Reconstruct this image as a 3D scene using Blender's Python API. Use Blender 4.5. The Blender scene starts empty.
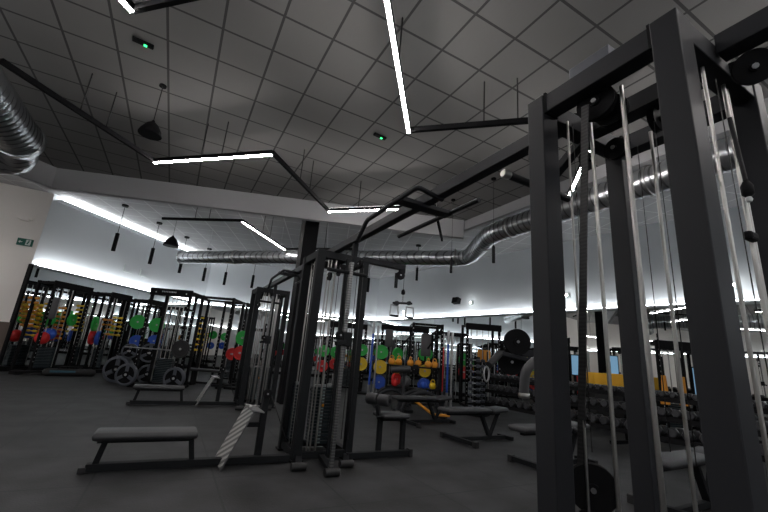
import bpy, bmesh, math, random
from mathutils import Vector as V, Matrix
random.seed(4)
PI=math.pi
S=bpy.context.scene; COL=S.collection

# ---------------------------------------------------------------- materials
def mat(name,col,rough=.5,metal=0,emit=None,estr=0,bump=None,spec=.5,noise=None):
    m=bpy.data.materials.new(name); m.use_nodes=True
    nt=m.node_tree; b=nt.nodes['Principled BSDF']
    b.inputs['Base Color'].default_value=(*col,1); b.inputs['Roughness'].default_value=rough
    b.inputs['Metallic'].default_value=metal; b.inputs['Specular IOR Level'].default_value=spec
    if emit: b.inputs['Emission Color'].default_value=(*emit,1); b.inputs['Emission Strength'].default_value=estr
    if noise:
        sc,amt=noise
        tc=nt.nodes.new('ShaderNodeTexCoord'); n=nt.nodes.new('ShaderNodeTexNoise'); n.inputs['Scale'].default_value=sc; n.inputs['Detail'].default_value=6
        r=nt.nodes.new('ShaderNodeMixRGB'); r.blend_type='MULTIPLY'; r.inputs['Fac'].default_value=1
        mr=nt.nodes.new('ShaderNodeMapRange'); mr.inputs['From Min'].default_value=.3; mr.inputs['From Max'].default_value=.7
        mr.inputs['To Min'].default_value=1-amt; mr.inputs['To Max'].default_value=1+amt
        nt.links.new(tc.outputs['Object'],n.inputs['Vector']); nt.links.new(n.outputs['Fac'],mr.inputs['Value'])
        r.inputs['Color1'].default_value=(*col,1); nt.links.new(mr.outputs['Result'],r.inputs['Color2'])
        nt.links.new(r.outputs['Color'],b.inputs['Base Color'])
    if bump:
        sc,st=bump
        tc=nt.nodes.new('ShaderNodeTexCoord'); n=nt.nodes.new('ShaderNodeTexNoise'); n.inputs['Scale'].default_value=sc; n.inputs['Detail'].default_value=4
        bp=nt.nodes.new('ShaderNodeBump'); bp.inputs['Strength'].default_value=st; bp.inputs['Distance'].default_value=.01
        nt.links.new(tc.outputs['Object'],n.inputs['Vector']); nt.links.new(n.outputs['Fac'],bp.inputs['Height']); nt.links.new(bp.outputs['Normal'],b.inputs['Normal'])
    return m
def grid_mat(name,col,line,cell,off,w,rough,noise=.05,nscale=1.2,bump=0,rot=0):
    """square tiles with thin joints, world aligned"""
    m=bpy.data.materials.new(name); m.use_nodes=True
    nt=m.node_tree; N=nt.nodes; L=nt.links; b=N['Principled BSDF']; b.inputs['Roughness'].default_value=rough
    tc=N.new('ShaderNodeTexCoord'); sp=N.new('ShaderNodeSeparateXYZ'); mp=N.new('ShaderNodeMapping'); mp.inputs['Rotation'].default_value=(0,0,rot); L.new(tc.outputs['Object'],mp.inputs[0]); L.new(mp.outputs[0],sp.inputs[0])
    outs=[]
    for k,ax in enumerate('XY'):
        a=N.new('ShaderNodeMath'); a.operation='SUBTRACT'; L.new(sp.outputs[ax],a.inputs[0]); a.inputs[1].default_value=off[k]-w/2
        d=N.new('ShaderNodeMath'); d.operation='DIVIDE'; L.new(a.outputs[0],d.inputs[0]); d.inputs[1].default_value=cell
        f=N.new('ShaderNodeMath'); f.operation='FRACT'; L.new(d.outputs[0],f.inputs[0])
        c=N.new('ShaderNodeMath'); c.operation='LESS_THAN'; L.new(f.outputs[0],c.inputs[0]); c.inputs[1].default_value=w/cell
        outs.append(c)
    mx=N.new('ShaderNodeMath'); mx.operation='MAXIMUM'; L.new(outs[0].outputs[0],mx.inputs[0]); L.new(outs[1].outputs[0],mx.inputs[1])
    no=N.new('ShaderNodeTexNoise'); no.inputs['Scale'].default_value=nscale; no.inputs['Detail'].default_value=8; L.new(tc.outputs['Object'],no.inputs['Vector'])
    mr=N.new('ShaderNodeMapRange'); mr.inputs['From Min'].default_value=.3; mr.inputs['From Max'].default_value=.7; mr.inputs['To Min'].default_value=1-noise; mr.inputs['To Max'].default_value=1+noise
    L.new(no.outputs['Fac'],mr.inputs['Value'])
    mu=N.new('ShaderNodeMixRGB'); mu.blend_type='MULTIPLY'; mu.inputs['Fac'].default_value=1; mu.inputs['Color1'].default_value=(*col,1); L.new(mr.outputs['Result'],mu.inputs['Color2'])
    mi=N.new('ShaderNodeMixRGB'); L.new(mx.outputs[0],mi.inputs['Fac']); L.new(mu.outputs['Color'],mi.inputs['Color1']); mi.inputs['Color2'].default_value=(*line,1)
    L.new(mi.outputs['Color'],b.inputs['Base Color'])
    if bump:
        bp=N.new('ShaderNodeBump'); bp.inputs['Strength'].default_value=bump; n2=N.new('ShaderNodeTexNoise'); n2.inputs['Scale'].default_value=60
        L.new(tc.outputs['Object'],n2.inputs['Vector']); L.new(n2.outputs['Fac'],bp.inputs['Height']); bp.inputs['Distance'].default_value=.01; L.new(bp.outputs['Normal'],b.inputs['Normal'])
    return m
def stripe_mat(name,a,bcol,scale,axis='Z',rough=.4,metal=.6,diag=0.0):
    m=bpy.data.materials.new(name); m.use_nodes=True
    nt=m.node_tree; N=nt.nodes; L=nt.links; b=N['Principled BSDF']; b.inputs['Roughness'].default_value=rough; b.inputs['Metallic'].default_value=metal
    tc=N.new('ShaderNodeTexCoord'); sp=N.new('ShaderNodeSeparateXYZ'); L.new(tc.outputs['Object'],sp.inputs[0])
    ad=N.new('ShaderNodeMath'); ad.operation='MULTIPLY_ADD'; L.new(sp.outputs['Y'],ad.inputs[0]); ad.inputs[1].default_value=diag; L.new(sp.outputs[axis],ad.inputs[2])
    d=N.new('ShaderNodeMath'); d.operation='MULTIPLY'; L.new(ad.outputs[0],d.inputs[0]); d.inputs[1].default_value=scale
    f=N.new('ShaderNodeMath'); f.operation='FRACT'; L.new(d.outputs[0],f.inputs[0])
    c=N.new('ShaderNodeMath'); c.operation='LESS_THAN'; L.new(f.outputs[0],c.inputs[0]); c.inputs[1].default_value=.5
    mi=N.new('ShaderNodeMixRGB'); L.new(c.outputs[0],mi.inputs['Fac']); mi.inputs['Color1'].default_value=(*a,1); mi.inputs['Color2'].default_value=(*bcol,1); L.new(mi.outputs['Color'],b.inputs['Base Color'])
    return m
M=dict(
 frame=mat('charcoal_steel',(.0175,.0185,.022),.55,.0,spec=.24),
 framemid=mat('charcoal_steel_shaded',(.010,.011,.0125),.65,.0,spec=.15), frame2=mat('black_steel',(.006,.006,.007),.65,.0,spec=.14), column=mat('black_column_paint',(.006,.006,.007),.75,spec=.12),  # framemid: the frame steel with shade put into its colour for farther machines
 chrome=mat('chrome',(.42,.41,.39),.30,1),
 dullchrome=mat('brushed_steel',(.42,.42,.42),.38,1),
 rubber=mat('black_rubber',(.012,.012,.013),.6,bump=(80,.1)),
 hexhead=mat('hex_head',(.035,.036,.04),.32,spec=.6), pad=mat('black_vinyl',(.026,.027,.030),.52,bump=(120,.15)),
 padgrey=mat('grey_vinyl',(.08,.08,.085),.5,bump=(120,.15)),
 cable=mat('black_cable',(.01,.01,.01),.5),
 iron=mat('cast_iron',(.075,.083,.10),.42,.2),
 duct=mat('galvanised',(.60,.62,.64),.28,.95,noise=(3,.2)),
 wall=mat('painted_wall',(.72,.745,.765),.75,noise=(.5,.04)),
 beige=mat('beige_wall',(.82,.78,.74),.8,noise=(.5,.04)),
 dado=mat('brown_dado',(.10,.075,.06),.6),
 bulk=mat('bulkhead_paint',(.42,.42,.43),.8,noise=(.6,.04)),
 mirror=mat('mirror_glass',(.82,.85,.85),.01,1),
 led=mat('led_diffuser',(1,1,1),.5,emit=(1,.95,.93),estr=104),
 covedim=mat('cove_led_dim',(1,1,1),.5,emit=(.95,.98,1),estr=26), coveb=mat('cove_led_bright',(1,1,1),.5,emit=(.93,.97,1),estr=50), upl=mat('added_uplight',(1,1,1),.5,emit=(1,.97,.95),estr=6.5), cove=mat('cove_led',(1,1,1),.5,emit=(.93,.97,1),estr=22),
 green=mat('green_led',(0,.3,.1),.4,emit=(.05,1,.25),estr=3),
 exitg=mat('exit_green',(.0,.10,.07),.4), exitw=mat('exit_white',(.6,.65,.62),.4),
 pgreen=mat('plate_green',(.02,.42,.06),.5), pyellow=mat('plate_yellow',(.75,.52,.02),.5), pblue=mat('plate_blue',(.02,.09,.50),.5), pred=mat('plate_red',(.62,.02,.02),.5),
 boxyellow=mat('box_yellow',(.95,.50,.03),.6), orange=mat('orange_paint',(.70,.28,.02),.5), reflection=mat('reflection',(.05,.1,.15),.2,emit=(.22,.42,.62),estr=.6),
 stackp=mat('stack_plate',(.02,.03,.035),.35,.3), stick=mat('stack_sticker',(.30,.36,.36),.5),
 cyan=mat('bag_blue',(.02,.09,.13),.6), strap=mat('webbing',(.012,.012,.014),.8),
 ceil=grid_mat('ceiling_tile',(.27,.265,.26),(.085,.085,.085),.6,(.43,.15),.030,.85,.05,.8),
 ceil2=grid_mat('ceiling_tile_rear',(.36,.36,.36),(.55,.55,.55),.75,(.3,.15),.03,.85,.05,.8,rot=.357),
 floor=grid_mat('rubber_floor',(.0185,.019,.0205),(.005,.007,.008),1.0,(.62,.35),.018,.68,.75,2.0,bump=.25),
 tread=stripe_mat('tread_plate',(.50,.50,.48),(.12,.12,.12),14,'Z',diag=.45,metal=.3),
 belt=stripe_mat('ribbed_belt',(.014,.014,.015),(.028,.028,.028),60,'Z',rough=.6,metal=0),
 perf=stripe_mat('perforated_steel',(.22,.22,.22),(.13,.13,.13),34,'Z',metal=.9),
)
def duct_mat():
    m=M['duct']; nt=m.node_tree; N=nt.nodes; L=nt.links; b=N['Principled BSDF']
    tc=N.new('ShaderNodeTexCoord'); sp=N.new('ShaderNodeSeparateXYZ'); L.new(tc.outputs['Object'],sp.inputs[0])
    a=N.new('ShaderNodeMath'); a.operation='MULTIPLY_ADD'; a.inputs[1].default_value=.12; L.new(sp.outputs['X'],a.inputs[0]); L.new(sp.outputs['Y'],a.inputs[2])
    d=N.new('ShaderNodeMath'); d.operation='MULTIPLY'; d.inputs[1].default_value=7; L.new(a.outputs[0],d.inputs[0])
    f=N.new('ShaderNodeMath'); f.operation='FRACT'; L.new(d.outputs[0],f.inputs[0])
    c=N.new('ShaderNodeMath'); c.operation='LESS_THAN'; c.inputs[1].default_value=.22; L.new(f.outputs[0],c.inputs[0])
    mi=N.new('ShaderNodeMixRGB'); L.new(c.outputs[0],mi.inputs['Fac']); old=b.inputs['Base Color'].links[0].from_socket
    L.new(old,mi.inputs['Color1']); mi.inputs['Color2'].default_value=(.26,.27,.28,1); L.new(mi.outputs['Color'],b.inputs['Base Color'])
duct_mat()
# ---------------------------------------------------------------- mesh builder
class MB:
    def __init__(s): s.bm=bmesh.new(); s.mats=[]; s.cur=0
    def use(s,m):
        if m not in s.mats: s.mats.append(m)
        s.cur=s.mats.index(m); return s
    def _f(s,vs,smooth=False):
        try: f=s.bm.faces.new(vs)
        except ValueError: return
        f.material_index=s.cur; f.smooth=smooth
    def box(s,c,d,rot=None,bev=0):
        c=V(c); hx,hy,hz=[x/2 for x in d]
        b=min(bev,hx*.9,hy*.9,hz*.9)
        R=rot if rot is not None else Matrix.Identity(3)
        if b<=0:
            P=[s.bm.verts.new(c+R@V((x*hx,y*hy,z*hz))) for z in(-1,1) for x,y in((-1,-1),(1,-1),(1,1),(-1,1))]
            for q in((3,2,1,0),(4,5,6,7),(0,1,5,4),(1,2,6,5),(2,3,7,6),(3,0,4,7)): s._f([P[i] for i in q])
            return s
        t=bmesh.new(); bmesh.ops.create_cube(t,size=1)
        for v in t.verts: v.co=V((v.co.x*2*hx,v.co.y*2*hy,v.co.z*2*hz))
        bmesh.ops.bevel(t,geom=t.edges[:]+t.verts[:],offset=b,segments=2,profile=.5,affect='EDGES')
        mp={v:s.bm.verts.new(c+R@v.co) for v in t.verts}
        for f in t.faces: s._f([mp[v] for v in f.verts],bev>.021)
        t.free(); return s
    def beam(s,p,q,w,h,bev=.004,up=(0,0,1)):
        p,q=V(p),V(q); d=q-p; L=d.length; d.normalize(); u=V(up)
        if abs(d.dot(u))>.99: u=V((0,1,0))
        x=u.cross(d).normalized(); y=d.cross(x)
        R=Matrix((x,y,d)).transposed()
        return s.box((p+q)/2,(w,h,L),R,bev)
    def ring(s,c,x,y,r,n): return [s.bm.verts.new(c+(x*math.cos(2*PI*i/n)+y*math.sin(2*PI*i/n))*r) for i in range(n)]
    def tube(s,pts,r,n=10,cap=True,rs=None,closed=False):
        pts=[V(p) for p in pts]; m=len(pts); rings=[]
        d0=(pts[1]-pts[0]).normalized(); x=d0.orthogonal().normalized()
        for i,p in enumerate(pts):
            if closed: d=(pts[(i+1)%m]-pts[i-1]).normalized()
            elif i==0: d=d0
            elif i==m-1: d=(pts[-1]-pts[-2]).normalized()
            else: d=((pts[i+1]-p).normalized()+(p-pts[i-1]).normalized()).normalized()
            x=(x-d*x.dot(d)).normalized(); y=d.cross(x)
            rr=rs[i] if rs else r
            if not closed and 0<i<m-1:
                cs=max(.5,d.dot((pts[i+1]-p).normalized())); 
            rings.append(s.ring(p,x,y,rr,n))
        rg=range(m if closed else m-1)
        for i in rg:
            a,b=rings[i],rings[(i+1)%m]
            for k in range(n): s._f([a[k],a[(k+1)%n],b[(k+1)%n],b[k]],True)
        if cap and not closed: s._f(rings[0][::-1]); s._f(rings[-1])
        return s
    def cyl(s,p,q,r,n=16,r2=None):
        p,q=V(p),V(q); return s.tube([p,q],r,n,rs=[r,r if r2 is None else r2])
    def lathe(s,prof,c=(0,0,0),axis=(0,0,1),n=24,cap=True):
        c=V(c); a=V(axis).normalized(); x=a.orthogonal().normalized(); y=a.cross(x)
        R=[s.ring(c+a*z,x,y,max(r,1e-4),n) for r,z in prof]
        for u,v in zip(R,R[1:]):
            for k in range(n): s._f([u[k],u[(k+1)%n],v[(k+1)%n],v[k]],True)
        if cap: s._f(R[0][::-1]); s._f(R[-1])
        return s
    def quad(s,*p): s._f([s.bm.verts.new(V(a)) for a in p]); return s
    def prism(s,poly,z0,z1):
        a=[s.bm.verts.new((x,y,z0)) for x,y in poly]; b=[s.bm.verts.new((x,y,z1)) for x,y in poly]; n=len(poly)
        s._f(a[::-1]); s._f(b)
        for i in range(n): s._f([a[i],a[(i+1)%n],b[(i+1)%n],b[i]])
        return s
    def build(s,name,m=None,parent=None,loc=None):
        me=bpy.data.meshes.new(name)
        bmesh.ops.recalc_face_normals(s.bm,faces=s.bm.faces[:])
        for e in s.bm.edges:
            if len(e.link_faces)==2 and e.calc_face_angle(0)>.87: e.smooth=False
        s.bm.to_mesh(me); s.bm.free()
        for k in (s.mats or [m]): me.materials.append(M[k])
        o=bpy.data.objects.new(name,me); COL.objects.link(o)
        if parent is not None: o.parent=parent
        if loc is not None: o.location=loc
        return o
def mb(m): return MB().use(m)
def tag(o,label,cat,group=None):
    o['label']=label; o['category']=cat
    if group: o['group']=group
    return o
def thing(name,label,cat,loc=(0,0,0),rz=0,group=None):
    o=bpy.data.objects.new(name,None); o.empty_display_size=.1; COL.objects.link(o)
    o.location=loc; o.rotation_euler=(0,0,rz); return tag(o,label,cat,group)
def struct(o): o['kind']='structure'; return o
KIDS={}
def tree(o): return [c for c in bpy.data.objects if c.parent==o]
def dup(root,loc,rz,label,group=None,kids=None):
    r=root.copy(); COL.objects.link(r); r.location=loc
    if isinstance(rz,(int,float)): r.rotation_euler=(0,0,rz)
    else: r.rotation_euler=rz
    r['label']=label
    if group: r['group']=group
    for ch in (kids if kids is not None else tree(root)):
        c=ch.copy(); COL.objects.link(c); c.parent=r
        if kids is None:
            for g in tree(ch):
                d=g.copy(); COL.objects.link(d); d.parent=c
    return r

# ---------------------------------------------------------------- camera
def camrot(roll,pitch,yaw):
    cy,sy=math.cos(yaw),math.sin(yaw);cp,sp=math.cos(pitch),math.sin(pitch)
    fw=V((-sy*cp,cy*cp,sp)); rt=V((cy,sy,0)); up=rt.cross(fw)
    c,s=math.cos(roll),math.sin(roll)
    return Matrix((c*rt+s*up,-s*rt+c*up,-fw)).transposed()
cam=bpy.data.cameras.new('camera'); co=bpy.data.objects.new('camera',cam); COL.objects.link(co)
cam.sensor_width=36; cam.lens=378/768*36; cam.clip_start=.05; cam.clip_end=100
co.matrix_world=Matrix.Translation((0,0,1.25))@camrot(*[math.radians(a) for a in(4.6,15.0,-27.7)]).to_4x4()
S.camera=co

# ---------------------------------------------------------------- room shell
WL0=V((-4.25,15.4)); WL1=V((1.1,21.75)); WB=V((9.75,18.9)); WR=V((12.75,-4.0))
ZT=3.17; ZC=4.95; ZO=5.58
poly=[(-12,-4),(WR.x,WR.y),(WB.x,WB.y),(WL1.x,WL1.y),(WL0.x,WL0.y),(-12,15.4)]
struct(mb('floor').prism(poly,-.1,0).build('floor'))
struct(mb('ceil2').prism(poly,ZO,ZO+.1).build('ceiling'))
def wallseg(name,a,b,m,z0=0,z1=ZO,t=.2,side=1):
    a,b=V(a),V(b); d=(b-a).normalized(); n=V((-d.y,d.x))*side*t
    return struct(mb(m).prism([tuple(a),tuple(b),tuple(b+n),tuple(a+n)],z0,z1).build(name))
wallseg('wall_left',WL0,WL1,'wall'); wallseg('wall_back',WL1,WB,'wall'); wallseg('wall_right',WB,WR,'wall')
wallseg('wall_behind',WR,(-12,-4),'wall'); wallseg('wall_far_left',(-12,-4),(-12,15.4),'beige'); 
wallseg('wall_entrance',(-12,15.4),WL0,'beige')
struct(mb('dado').box((-8.2,15.37,.70),(7.9,.06,1.40)).build('trim_1'))
# dropped ceiling with its bulkhead rim
inner=[(-8.0,-3.9),(6.27,-3.9),(6.27,7.56),(-3.13,11.07),(-5.2,9.35),(-8.0,7.1)]
struct(mb('ceil').prism(inner,ZC,ZC+.06).build('ceiling_dropped'))
def rim(name,a,b,zb,t=.14):
    a,b=V(a),V(b); d=(b-a).normalized(); n=V((-d.y,d.x))*t
    struct(mb('bulk').prism([tuple(a),tuple(b),tuple(b+n),tuple(a+n)],zb,ZO).build(name))
rim('trim_2',(6.27,7.56),(-3.13,11.07),4.45); rim('trim_3',(6.27,-3.9),(6.27,7.5),4.70,-.14)
rim('trim_4',(-3.13,11.07),(-8.0,7.1),4.45); rim('trim_5',(-8.0,7.1),(-8.0,-3.9),4.45)
# square black pillar
struct(mb('column').box((2.72,9.65,2.4),(.38,.38,4.8)).build('trim_6'))

def seg(a,b,n=1):
    a,b=V(a),V(b); return [(a+(b-a)*i/n) for i in range(n+1)]
def wall_mirror(a,b,label,npan):
    a,b=V(a),V(b); d=(b-a).normalized(); n=V((d.y,-d.x))   # towards the room
    t=thing('wall_mirror',label,'mirror',(a.x,a.y,0),math.atan2(d.y,d.x)); L=(b-a).length; w=L/npan
    for i in range(npan):
        mb('mirror').box((w*(i+.5),-.02,1.65),(w-.012,.02,3.02)).build('mirror_panel',parent=t)
    mb('frame2').box((L/2,-.03,.07),(L,.05,.14)).build('plinth',parent=t)
    return t
wm=wall_mirror(WL0,WL1,'tall mirror along the left wall behind the rigs, with a dark left edge',4)
mb('frame2').box((-.03,-.05,1.6),(.06,.14,3.2)).build('edge_frame',parent=wm)
wall_mirror(WL1,WB,'tall mirror on the far wall below the lit ledge, past the black pillar',4)
wall_mirror(WB,WR,'tall mirror on the right wall behind the dumbbell racks',10)
def cove(a,b,label,z=ZT+.03,up=1,m='cove'):
    a,b=V(a),V(b); d=(b-a).normalized(); L=(b-a).length
    t=thing('cove_light',label,'light',(a.x,a.y,z),math.atan2(d.y,d.x))
    mb('wall').box((L/2,-.085,-.03 if up>0 else .03),(L-.1,.16,.05)).build('ledge',parent=t)
    mb(m).box((L/2,-.14,.012*up),(L-.2,.025,.022)).build('led_strip',parent=t)
cove(WL0,WL1,'white glowing light strip on the ledge above the left wall mirror',m='coveb')
cove(WL1,WB,'white glowing light strip on the ledge above the far wall mirror')
cove(WB,WR,'white glowing light strip on the ledge above the right wall mirror')
cove(WR,(-12,-4),'white glowing light strip on the ledge along the wall behind the viewer')
cove((-12,-4),(-12,15.4),'white glowing light strip on the ledge along the far left wall')
t=thing('cove_light','long bright light strip high on the left wall just under the ceiling','light',(WL0.x,WL0.y,ZO-.16),math.atan2((WL1-WL0).y,(WL1-WL0).x))
mb('wall').box((4.1,-.15,-.03),(8.0,.28,.04)).build('ledge',parent=t)
mb('covedim').box((4.1,-.24,.01),(7.9,.035,.03)).build('led_strip',parent=t)

# ---------------------------------------------------------------- ducts
def duct_mesh(pts,r,m,step=.045,rib=.12):
    """ribbed round duct following pts (corners rounded by caller)"""
    P=[V(p) for p in pts]; out=[]; rs=[]; acc=0
    for a,b in zip(P,P[1:]):
        L=(b-a).length; n=max(1,int(L/step))
        for i in range(n):
            out.append(a+(b-a)*i/n); acc+=1; rs.append(r*(1.05 if acc%3==0 else 1))
    out.append(P[-1]); rs.append(r)
    return m.tube(out,r,28,cap=True,rs=rs)
def fillet(pts,rad,n=6):
    P=[V(p) for p in pts]; o=[P[0]]
    for a,b,c in zip(P,P[1:],P[2:]):
        u=(a-b).normalized(); w=(c-b).normalized(); rr=min(rad,(a-b).length*.45,(c-b).length*.45)
        p0=b+u*rr; p1=b+w*rr
        for i in range(n+1):
            t=i/n; o.append(p0*(1-t)**2+b*2*t*(1-t)+p1*t*t)
    o.append(P[-1]); return o
zc=4.42
pl=[(6.44,-3.5,zc),(6.44,6.65,zc),(7.55,8.75,zc),(-.3,16.5,zc)]
t=thing('ventilation_duct','long silver spiral duct running along the right side and bending away to the far wall','duct',(6.44,3,0))
duct_mesh([V(p)-V((6.44,3,0)) for p in fillet(pl,.38)],.235,mb('duct')).build('duct_pipe',parent=t)
for p,d in [((6.44,6.0,zc),(0,1,0)),((7.2,8.95,zc),(-1,1,0)),((6.75,7.2,zc),(.4,1,0)),((4,12.17,zc),(-1,1,0)),((1.5,14.69,zc),(-1,1,0)),((6.44,3.0,zc),(0,1,0)),((6.44,.5,zc),(0,1,0)),((-.25,16.45,zc),(-1,1,0))]:
    a=V(d).normalized(); c=V(p)-V((6.44,3,0)); mb('dullchrome').lathe([(.24,-.03),(.265,-.02),(.265,.02),(.24,.03)],c,a,28).build('collar',parent=t)
for p in [(6.44,4.6,zc),(6.44,1.8,zc),(5.2,10.96,zc),(2.8,13.38,zc),(.6,15.6,zc)]:
    c=V(p)-V((6.44,3,0)); top=(ZC+.1 if False else ZO); mb('dullchrome').cyl(c+V((0,0,.2)),(c.x,c.y,top),.008,6).build('hanger',parent=t)
t=thing('ventilation_duct','wide silver spiral duct end with an elbow at the upper left under the ceiling','duct',(-3.05,5,0))
pl=[(-3.05,-1,4.5),(-3.05,8.5,4.5)]
duct_mesh([V(p)-V((-3.05,5,0)) for p in pl],.33,mb('duct')).build('duct_pipe',parent=t)
mb('duct').lathe([(.33,-.03),(.37,-.02),(.37,.10),(.34,.16),(.31,.17),(.31,.02)],(.0,3.45,4.5),(0,1,0),32).build('collar',parent=t)
duct_mesh([V(p)-V((-3.05,5,0)) for p in fillet([(-3.02,8.4,4.45),(-3.2,9.25,4.30),(-4.4,9.1,4.15)],.5)],.27,mb('duct')).build('elbow',parent=t)
for y in (1.5,6.8): mb('dullchrome').cyl((0,y-5,4.79),(0,y-5,ZC),.008,6).build('hanger',parent=t)

# ---------------------------------------------------------------- linear lamps
def lamp(a,b,lit,label,cables=(.2,.8),zc=ZC):
    a,b=V(a),V(b); d=(b-a).normalized(); L=(b-a).length
    t=thing('linear_lamp',label,'lamp',a,math.atan2(d.y,d.x),'suspended zigzag lamp bars')
    mb('column').box((L/2,0,.045),(L,.05,.07)).build('housing',parent=t)
    if lit:
        mb('led').box((L/2,0,.002),(L-.02,.038,.016)).build('led_diffuser',parent=t); mb('upl').box((L/2,0,.083),(L-.04,.03,.006)).build('added_uplight_strip',parent=t)  # glowing top strip is added to brighten the ceiling
    for f in cables: mb('cable').cyl((L*f,0,.08),(L*f,0,zc-a.z),.009,6).build('hanging_cable',parent=t)
    return t
z=4.247
lamp((-2.397,5.587,z),(-0.867,7.358,z),0,'long black unlit lamp bar hanging at the upper left above the big duct end',(.415,.59))
lamp((-0.867,7.358,z),(0.848,5.753,z),1,'glowing lamp bar on the left, level, after the long black bar',(.415,.59))
lamp((0.848,5.753,z),(2.480,7.542,z),0,'black unlit lamp bar sloping down to the short glowing bar above the pull-up bars',(.415,.59))
lamp((2.480,7.542,z),(4.149,5.873,z),1,'glowing lamp bar partly hidden behind the pull-up bars',(.3,))
lamp((4.149,5.873,z),(5.624,7.560,z),0,'thin black unlit lamp bar beyond the pull-up bars',(.3,))
lamp((0.857,2.102,z),(2.305,3.955,z),1,'brightest glowing lamp bar running up to the top edge at the middle',(.5,))
lamp((2.305,3.955,z),(4.057,2.305,z),0,'black unlit lamp bar reaching the near cable tower from the brightest lamp',(.415,.59))
lamp((4.057,2.305,z),(5.680,3.965,z),1,'glowing lamp bar seen through the rods of the near cable tower',(.4,))
lamp((-2.370,1.982,z),(-0.922,3.817,z),1,'short glowing lamp bar at the top left edge',(.5,))
lamp((-0.922,3.817,z),(0.784,2.167,z),0,'black unlit lamp bar at the top left edge',(.6,))
lamp((-.9,12.3,4.6),(1.1,10.79,4.6),0,'black unlit lamp bar hanging beyond the bulkhead on the left',(.415,.59),ZO)
lamp((1.1,10.79,4.6),(2.87,12.91,4.6),1,'glowing lamp bar beyond the bulkhead, left of the black pillar',(.415,.59),ZO)
lamp((2.87,12.91,4.6),(4.7,11.2,4.6),0,'black unlit lamp bar beyond the bulkhead, behind the black pillar',(.415,.59),ZO)
# lamps further along the hall, out of the frame but part of the same run
lamp((4.241,-1.106,z),(5.532,0.738,z),1,'glowing lamp bar over the near right part of the hall',(.5,))
lamp((-2.397,-1.383,z),(-0.738,-2.950,z),1,'glowing lamp bar over the near left part of the hall',(.5,))

lamp((-7.6,12.9,3.9),(-5.6,13.6,3.9),1,'added unseen lamp bar lighting the beige wall, left of the mirrors',(.5,),ZO)  # added out of view to brighten the beige wall
lamp((-9.5,10.0,3.9),(-7.6,11.4,3.9),1,'added unseen lamp bar farther left, lighting the beige wall',(.5,),ZO)  # second added lamp, more light on the beige wall
lamp((-5.5,3.5,z),(-4.0,5.2,z),1,'added unseen lamp bar over the open floor at far left',(.5,))  # added out of view to raise the light from the left
lamp((1.2,-2.2,z),(2.8,-.6,z),1,'added unseen lamp bar over the floor behind the viewer',(.5,))  # added behind the camera to lift the overall light
# pendants
def pendant(top,zb,label,L=.32):
    x,y,zt=top; R_=.03 if y<8 else (.045 if y<14 else .062)
    t=thing('pendant_lamp',label,'lamp',(x,y,zb),0,'slim black cylinder pendants')
    mb('frame2').lathe([(R_*.9,0),(R_,.004),(R_,L-.01),(R_*.7,L),(.008,L+.02)],(0,0,0),n=16).build('lamp_shade',parent=t)
    mb('cable').cyl((0,0,L),(0,0,zt-zb),.004 if y<8 else .010,6).build('cord',parent=t)
    mb('frame2').lathe([(.05,-.03),(.05,0)] if y<8 else [(.10,-.06),(.10,0)],(0,0,zt-zb),n=16).build('ceiling_rose',parent=t)
def zat(x,y,row):
    Rm=camrot(*[math.radians(a) for a in(4.6,15.0,-27.7)]); lo,hi=0,6
    for _ in range(40):
        m=(lo+hi)/2; c=Rm.transposed()@(V((x,y,m))-V((0,0,1.25)))
        if 256-378*c.y/-c.z>row: lo=m
        else: hi=m
    return lo
nm=['leftmost of the slim black pendants, nearest the beige wall','second slim black pendant from the left','third slim black pendant from the left, beside the duct end','fourth slim black pendant from the left, in front of the wall corner','fifth slim black pendant from the left','slim black pendant just left of the black pillar','slim black pendant right behind the middle cable tower','slim black pendant right of the hanging handles','slim black pendant hanging in front of the duct bend','slim black pendant with the lowest cord just left of the near tower']
W=[((-2.24,14.95,ZO),251),((-1.25,16.33,ZO),264),((-.25,17.75,ZO),273),((.76,19.2,ZO),281),((1.67,19.14,ZO),285),((2.86,18.7,ZO),288),((7.0,14.58,ZO),292),((7.71,11.87,ZO),280.5),((5.15,6.55,ZC),273),((5.12,5.22,ZC),263)]
for (tp,row),n in zip(W,nm):
    zb=zat(tp[0],tp[1],row); pendant(tp,zb,n,.62 if tp[1]>14 else (.5 if tp[1]>10 else .34))
def cone(x,y,zb,zt,s,label):
    t=thing('cone_lamp',label,'lamp',(x,y,zb))
    mb('column').lathe([(.19*s,0),(.195*s,.012),(.17*s,.09*s),(.10*s,.21*s),(.03*s,.27*s),(.02*s,.30*s)],n=28).build('lamp_shade',parent=t)
    mb('cable').cyl((0,0,.28*s),(0,0,zt-zb),.006,6).build('cord',parent=t)
    mb('frame2').lathe([(.05,-.025),(.05,0)],(0,0,zt-zb),n=16).build('ceiling_rose',parent=t)
cone(-.84,6.0,4.10,ZC,.8,'black cone shaped hanging lamp near the upper left ceiling')
cone(-.66,15.3,4.52,ZO,1.35,'black cone shaped lamp beyond the bulkhead beside the duct end')
for (x,y),rz,l in [((-1.05,5.16),.1,'small emergency lamp with a green light near the top left of the ceiling'),((2.48,5.23),.1,'small emergency lamp with a green light right beside the brightest lamp bar')]:
    t=thing('emergency_lamp',l,'lamp',(x,y,ZC-.0455),rz)
    mb('frame2').box((0,0,.025),(.24,.07,.04),bev=.01).build('lamp_body',parent=t)
    mb('green').box((.03,0,.0),(.035,.03,.012)).build('indicator_light',parent=t)

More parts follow.
